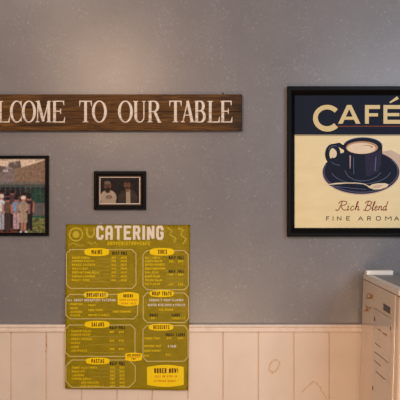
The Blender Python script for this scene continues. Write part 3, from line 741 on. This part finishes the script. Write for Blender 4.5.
# masthead
def doodle(*strokes, w=1.0, closed=False, ell=None):
    f = Menu(1)
    for p in strokes: f.stroke(p, w, 0, closed)
    if ell: f.ell(*ell)
    f.build('background_doodle', 'olive_light', mn)
doodle([(76 + 6.5 * math.cos(i * math.pi / 12), 234.5 + 6.5 * math.sin(i * math.pi / 12)) for i in range(24)], w=1.4, closed=True, ell=(76, 234.5, 3.4, 3.4, 20))
doodle([(87, 228), (87, 234), (89, 237), (92, 237), (94, 234), (94, 228)], w=1.6); doodle([(87.5, 242), (91, 244), (95, 242), (97, 245)], w=.8)
doodle([(168, 228), (172, 231), (170, 235), (176, 238), (174, 243)]); doodle([(178, 228), (183, 230), (181, 235), (186, 239), (183, 244)]); doodle([(69, 245), (73, 243), (80, 246), (84, 245)], w=.8)
f = Menu(1); text(f, 'CaTERING', 96.2, 163.6, 225.6, 239.8, 2.6, gap=.24); f.build('title_lettering', 'white_ink', mn)
f = Menu(1); text(f, 'GROVEBISTRO+CAFE', 107, 150, 241.6, 245.2, .6, slant=.15, gap=.4); f.build('subtitle_lettering', 'ytext', mn)

def section(rows, x0, mat_rules=None, prices=(), price_x=(), pw=4.6):
    for (y, x1, s) in rows:
        f = Menu(1); text(f, s, x0, x1, y - 1.05, y + 1.05, .46); f.build('menu_line', 'ytext', mn)
    for y in prices:
        for px_, wd in price_x:
            f = Menu(1); text(f, '$' + random.choice(['45', '60', '25', '80', '35']) + ('.00' if wd > 5.5 else ''), px_, px_ + wd * .9, y - 1.05, y + 1.05, .46); f.build('price', 'ytext', mn)
def heads(items):
    for s, x0, x1, y in items:
        f = Menu(1); text(f, s, x0, x1, y - 1.5, y + 1.5, .68, gap=.36); f.build('column_heading', 'black_ink', mn)
def rules(items):
    for x0, x1, y in items:
        f = Menu(0); rule(f, x0, x1, y); f.build('rule_line', 'thin', mn)

panel(66.5, 249.6, 136, 288.4); badge(84.4, 248, 109.2, 256, 'MAINS', 91.5, 102.2)
heads([('HALF', 112.4, 119.2, 253.2), ('FULL', 121, 127.2, 253.2)])
ys = [257.6, 261, 264.7, 268.6, 272.4, 276.3, 280.2]
section([(ys[0], 90, 'CHICKEN MARSALA'), (ys[1], 94.5, 'CHICKEN PICCATA'), (ys[2], 95, 'BAKED CHICKEN'), (ys[3], 88, 'MEATLOAF'), (ys[4], 99, 'EGGPLANT PARM ROLLS'), (ys[5], 95, 'SAUSAGE & PEPPERS'), (ys[6], 89.5, 'ROAST PORK')], 72.2,
        prices=ys, price_x=((111.6, 4.6), (120.8, 6.6)))
rules([(98 if i < 2 else (96 if i < 3 else 90), 111, y + 1.6) for i, y in enumerate(ys)] + [(116, 120.5, y + 1.2) for y in ys])
panel(143, 250.6, 188.2, 289.8); badge(149.8, 248, 174.2, 255.6, 'SIDES', 158, 167)
heads([('HALF', 168.8, 175.6, 257.6), ('FULL', 177.6, 184, 257.6), ('HALF', 168.8, 175.6, 271), ('FULL', 177.6, 184, 271)])
ys = [257.7, 261.1, 264.5, 268.6, 272.4, 276.3, 280.2, 284]
section(list(zip(ys, (160, 162, 164.5, 165, 158.5, 160, 162, 160), ('MAC & CHEESE', 'MASHED POTATO', 'ROASTED VEGETABLES', 'GARLIC GREEN BEANS', 'RICE PILAF', 'BAKED BEANS', 'POTATO SALAD', 'COLE SLAW'))), 145.2,
        prices=[261.3, 274.6, 284.2], price_x=((169.2, 4.6), (178.2, 5.4)))
rules([(166, 185, y + 1.7) for y in ys[3:]])
panel(65.9, 294.5, 137.6, 318.8); badge(83.8, 291.4, 108.4, 298.3, 'BREAKFAST', 86.6, 105.8, w=.7)
f = Menu(1); text(f, 'ALL ABOUT BREAKFAST CATERING', 67.4, 115.6, 298.9, 301.3, .42); f.build('line_lettering', 'white_ink', mn)
section([(304.2, 83, 'FRENCH TOAST'), (308, 77.5, 'BACON'), (311.8, 82, 'SAUSAGE'), (315.3, 80, 'EGGS')], 70.6)
section([(305.2, 95.4, 'FRUIT'), (310, 102.4, 'HOME FRIES'), (315, 109, 'MUFFINS & BAGELS')], 88.4); section([(311.6, 131.5, 'MAKE PERSONAL')], 113)
b = badge(117.6, 292, 139, 306.2, None, 0, 0, sq=True)
g = Menu(3); text(g, 'QUICHE', 123.4, 133, 294.2, 297.4, .7); g.build('badge_lettering', 'brown_ink', b)
g = Menu(3); text(g, 'SERVES 6-8 SLICES', 119.6, 137.2, 299, 300.9, .42); text(g, 'VEGGIE  MEAT', 121, 136, 302.6, 304.4, .42); g.build('badge_lettering', 'orange', b, label='small orange lettering')
panel(143.2, 293, 188.4, 322.6); badge(149.6, 290, 174, 297, 'WRAP TRAYS', 152, 171.6, w=.7)
f = Menu(1); text(f, 'CHOOSE 2 WRAP FLAVORS', 149.4, 183.4, 299, 301.3, .42); text(f, 'SERVED WITH CHIPS & PICKLES', 147.8, 185, 303.8, 306.1, .42); f.build('line_lettering', 'white_ink', mn)
section([(309.7, 173, 'PER PERSON')], 159.4); section([(318.2, 155, '$60')], 150.6); section([(318.2, 184.8, 'FEEDS 12')], 172)
heads([('SMALL', 149.8, 158, 315), ('LARGE', 171.8, 180, 315)])
panel(65.4, 325, 135, 356.3); badge(84.8, 320.8, 109.6, 328, 'SALADS', 91.6, 104.2)
heads([('HALF', 109.8, 116.6, 327.6), ('FULL', 118.6, 125.4, 327.6)])
section(list(zip((331.2, 334.6, 339, 343, 347, 350.6), (91, 90, 92, 80, 78.6, 87), ('GARDEN SALAD', 'CAESAR SALAD', 'GREEK CHICKEN', 'PASTA', 'COBB', 'ANTIPASTO'))), 71.4,
        prices=[332, 340.6, 349], price_x=((109.8, 4.8), (119, 5.4)))
rules([(88, 122, 336.6), (88, 124, 344.8), (88, 126, 352.8)])
panel(143, 325.6, 188, 361.2); badge(148.8, 323.8, 173.4, 330.6, 'DESSERTS', 153.4, 169.4, w=.7)
heads([('SMALL', 165.4, 174, 334.6), ('LARGE', 176.4, 185.2, 334.6)])
section([(338.4, 160, 'COOKIE TRAY'), (346, 161, 'BROWNIE TRAY'), (350.8, 160.6, 'MIXED PASTRY'), (355.8, 149, 'PIES')], 144.2, prices=[338.2], price_x=((167, 4.6), (178, 5.2)))
f = Menu(1); text(f, '$ 10.00', 168, 176, 345, 347.4, .5); f.build('price_lettering', 'white_ink', mn)
section([(354.6, 170.6, '$25')], 165.8)
panel(65.9, 360, 135.2, 387.2, 6); badge(85.8, 357.6, 109.6, 364.4, 'PASTAS', 91.4, 104.2)
heads([('HALF', 110, 116.8, 363.5), ('FULL', 118.8, 125, 363.5)])
ys = [367.6, 371.4, 375.2, 378.8]
section(list(zip(ys, (97, 85, 84, 91), ('PENNE ALLA VODKA', 'BAKED ZITI', 'LASAGNA', 'STUFFED SHELLS'))), 72, prices=ys + [382.6, 386], price_x=((110.4, 4.8), (119.6, 5.4)))
section([(382.6, 99, 'ADD CHICKEN'), (386.2, 104, 'ADD MEATBALLS')], 81)
rules([(98, 123, 369.4), (88, 123, 373), (90, 123, 376.8)])
b = badge(125.2, 352.6, 142, 361.2, None, 0, 0, sq=True)
g = Menu(3); text(g, 'ADD PROTEIN', 127, 140.4, 354.2, 356, .5); text(g, 'FOR', 131.6, 135.4, 358, 359.6, .42); g.build('badge_lettering', 'brown_ink', b)
g = Menu(3); text(g, 'CHICKEN SHRIMP', 127.2, 140.2, 356.4, 357.6, .35); g.build('badge_lettering', 'orange', b, label='small orange lettering')
b = badge(147, 364.8, 183.8, 387, None, 0, 0, sq=True)
g = Menu(3); text(g, 'ORDER NOW!', 154.2, 178, 368.2, 373.2, .9, gap=.35); g.build('badge_lettering', 'brown_ink', b)
g = Menu(3); text(g, 'CALL OR STOP IN', 154.6, 176.6, 375.4, 377.4, .45, slant=.15); text(g, 'CATERING ORDER', 153.6, 175.4, 380, 382, .45, slant=.15); g.build('badge_lettering', 'orange', b, label='small orange lettering')
bm = bmesh.new()
for px_, py_ in ((66.6, 386.6), (187.2, 388)):
    c = P(px_, py_, sheet_t(py_) + 0.0012); bm2 = bmesh.new()
    bmesh.ops.create_uvsphere(bm2, u_segments=12, v_segments=8, radius=0.0024)
    for v in bm2.verts: v.co = Vector((v.co.x, v.co.y * .45, v.co.z)) + c
    obj('pin_head', bm2, 'steel', mn, smooth=True)
bm.free()

# ------------------------------------------------------------------ refrigerator on the right
yb, yf = 0.030, 0.452          # back and front of the body, measured out from the wall
zt_ = P(0, 273.4, yb).z
xa = P(363.2, 0, yb).x; xbot = P(359.4, 0, yb).x
slope = (xa - xbot) / (126 * S)
def side_x(z): return xa - slope * (zt_ - z)
W = 0.50
rf = thing('refrigerator', 'small white enamel refrigerator with grey top standing against the wainscot', 'refrigerator', (xa + W / 2 - 0.02, -(yb + yf) / 2, 0))
def taper_box(z0, z1, y0, y1, out=0.0, wr=W, bev=0.004, seg=3):
    bm = bmesh.new(); q = []
    for z in (z0, z1):
        l = side_x(z) - out; r = 2 * (xa + wr / 2) - side_x(z) + out
        q.append([bm.verts.new(p) for p in ((l, -y0, z), (r, -y0, z), (r, -y1, z), (l, -y1, z))])
    bm.faces.new(q[0]); bm.faces.new(q[1][::-1])
    for i in range(4): bm.faces.new([q[0][i], q[0][(i + 1) % 4], q[1][(i + 1) % 4], q[1][i]])
    bmesh.ops.recalc_face_normals(bm, faces=bm.faces)
    bevel(bm, bev, seg); return bm
zl = zt_ - 0.021
obj('body', taper_box(0.03, zl - 0.0015, yb, yf), 'enamel', rf, smooth=False)
# lid: raised rim with a grey inset
bm = taper_box(zl, zt_, yb, yf + 0.045, 0.001, bev=0.006, seg=4)
lid = obj('lid', bm, 'plastic', rf)
r = 2 * (xa + W / 2) - xa
bm = bmesh.new(); box(bm, (xa + 0.022, -(yb + 0.012), zt_ - 0.002), (r - 0.022, -(yf + 0.025), zt_ + 0.0012)); bevel(bm, 0.0008, 1); obj('top_inset', bm, 'greytop', lid)
# upright rear strip
a_ = P(366.8, 270.7, 0.095); b_ = P(393.3, 275.6, 0.095)
bm = bmesh.new(); box(bm, (a_.x, -0.065, zt_ + 0.0013), (b_.x, -0.095, a_.z)); bevel(bm, 0.0012, 2)
st_ = obj('plastic_strip', bm, 'white_p'); st_['label'] = 'flat white strip lying on the rear of the refrigerator top'; st_['category'] = 'strip'
obj('gasket', taper_box(0.045, zl - 0.008, yf - 0.001, yf + 0.007, -0.004, bev=0.001, seg=1), 'gasket', rf)
door = obj('door', taper_box(0.035, zl - 0.003, yf + 0.006, yf + 0.052, 0.001, bev=0.010, seg=4), 'enamel', rf)
bm = bmesh.new(); xr = xa + W - 0.06
box(bm, (xr, -(yf + 0.05), 0.62), (xr + 0.022, -(yf + 0.078), 0.86)); bevel(bm, 0.006, 3); obj('handle', bm, 'plastic', door)
for fx in (xa + 0.03, xa + W - 0.07):
    for fy in (yb + 0.04, yf - 0.04):
        bm = bmesh.new(); bmesh.ops.create_cone(bm, cap_ends=True, segments=20, radius1=0.016, radius2=0.013, depth=0.032)
        for v in bm.verts: v.co += Vector((fx + 0.005, -fy, 0.016))
        obj('foot', bm, 'gasket', rf)

# marks lying on the left side of the body
cam = Vector((0, -D, ZC)); p0 = Vector((xa, 0, zt_)); nrm = Vector((-1, 0, slope)).normalized()
def on_side(px, py, off=0.0):
    d = P(px, py) - cam; s = (p0 + nrm * off - cam).dot(nrm) / d.dot(nrm); return cam + d * s
def side_quad(pts, off, name, mat, parent, label=None, thick=0.0003):
    bm = bmesh.new(); vs = [bm.verts.new(on_side(*p, 0.0) + nrm * off) for p in pts]; ws = [bm.verts.new(v.co + nrm * thick) for v in vs]
    n = len(vs); bm.faces.new(vs); bm.faces.new(ws[::-1])
    for i in range(n): bm.faces.new([vs[i], vs[(i + 1) % n], ws[(i + 1) % n], ws[i]])
    return obj(name, bm, mat, parent, label)
side_quad([(383.6, 303.2), (390.4, 307.4), (390.2, 314.2), (383.4, 309.8)], 0.0004, 'nameplate', 'plate', rf, 'small dark grey rectangular label')
def residue(cx, cy, n, spread, seed):
    r = random.Random(seed); bm = bmesh.new()
    for _ in range(n):
        x, y = cx + r.uniform(-1, 1) * spread[0], cy + r.uniform(-1, 1) * spread[1]
        k = r.uniform(.6, 1.3); m = r.randint(5, 7); q = []
        for i in range(m):
            a = 2 * math.pi * i / m; rr = k * r.uniform(.6, 1.2)
            q.append(bm.verts.new(on_side(x + rr * .8 * math.cos(a), y + rr * math.sin(a)) + nrm * (0.0003 + 0.00001 * _)))
        bm.faces.new(q)
    return obj('sticker_residue', bm, 'sticker', rf, 'gold-brown sticker residue')
residue(369.4, 296, 14, (3.6, 2.6), 1); residue(367.8, 308.6, 12, (3.0, 2.6), 2)
# note sheet stuck below
def pt_side(px, py): return on_side(px, py)
ns = thing('notice_sheet', 'tall pale notice sheet with short dark lines on the refrigerator side', 'notice', on_side(383, 399))
side_quad([(373.4, 306.6), (392.0, 318.0), (389.6, 425), (371.6, 409)], 0.0005, 'sheet', 'paper', ns, thick=0.0004)
def mark(ax, ay, bx, by, h, name='pen_line', mat='dash'):
    side_quad([(ax, ay), (bx, by), (bx, by + h), (ax, ay + h)], 0.0011, name, mat, ns, thick=0.0002)
mark(375.2, 342.4, 380.8, 347, .8); mark(375, 351.4, 388.6, 362.4, .85); mark(374.6, 360, 381.2, 365.8, .9); mark(376, 370.8, 385.6, 379.2, .95)
mark(374.4, 316.6, 375.4, 317.3, 4.2, 'tape_mark'); mark(390.4, 326.2, 391.3, 326.9, 3.4, 'tape_mark'); mark(372.6, 385.6, 373.5, 386.4, 4.0, 'tape_mark')
mark(373.6, 307.6, 391.4, 318.6, .55, 'border_line', 'gasket')
mark(378.2, 328.4, 381.4, 330.6, 1.2, 'gold_smudge', 'sticker'); mark(383.4, 332.2, 387, 334.6, 1.7, 'gold_smudge', 'sticker')

# ------------------------------------------------------------------ light
def area(name, loc, target, size, power, color, sy=None):
    l = bpy.data.lights.new(name, 'AREA'); l.size = size; l.energy = power; l.color = color
    if sy: l.shape = 'RECTANGLE'; l.size_y = sy
    o = bpy.data.objects.new(name, l); C.objects.link(o); o.location = loc
    o.rotation_euler = (Vector(target) - Vector(loc)).to_track_quat('-Z', 'Y').to_euler(); return o
area('pendant_lamp', (-0.616, -2.5, 2.226), (-0.3, 0, 1.6), 0.16, 19, (1.0, 0.66, 0.41))
area('ceiling_lamp', (-0.9, -1.2, 2.66), (0.1, 0, 0.7), 0.12, 3.2, (1.0, 0.78, 0.62))
area('window_daylight', (1.7, -2.9, 2.0), (0.6, 0, 1.5), 1.2, 31, (0.70, 0.84, 1.0), 1.0)
area('low_warm_fill', (0.1, -2.2, 0.45), (0.45, 0, 0.5), 0.5, 12.5, (1.0, 0.70, 0.46))  # added unseen fill light, low down, warming the wainscot and refrigerator side
w = bpy.data.worlds.new('room_air'); bpy.context.scene.world = w; w.use_nodes = True
w.node_tree.nodes['Background'].inputs[0].default_value = (0.80, 0.84, 1.0, 1); w.node_tree.nodes['Background'].inputs[1].default_value = 0.18

# ------------------------------------------------------------------ camera
cd = bpy.data.cameras.new('camera'); co = bpy.data.objects.new('camera', cd); C.objects.link(co)
co.location = (0, -D, ZC); co.rotation_euler = (math.pi / 2, 0, 0); cd.sensor_width = 36; cd.lens = 36 * D / (400 * S)
cd.clip_start = 0.05
sc = bpy.context.scene; sc.camera = co
sc.view_settings.view_transform = 'Standard'; sc.view_settings.look = 'None'; sc.view_settings.gamma = 1
sc.view_settings.use_curve_mapping = False; sc.view_settings.exposure = 0.17
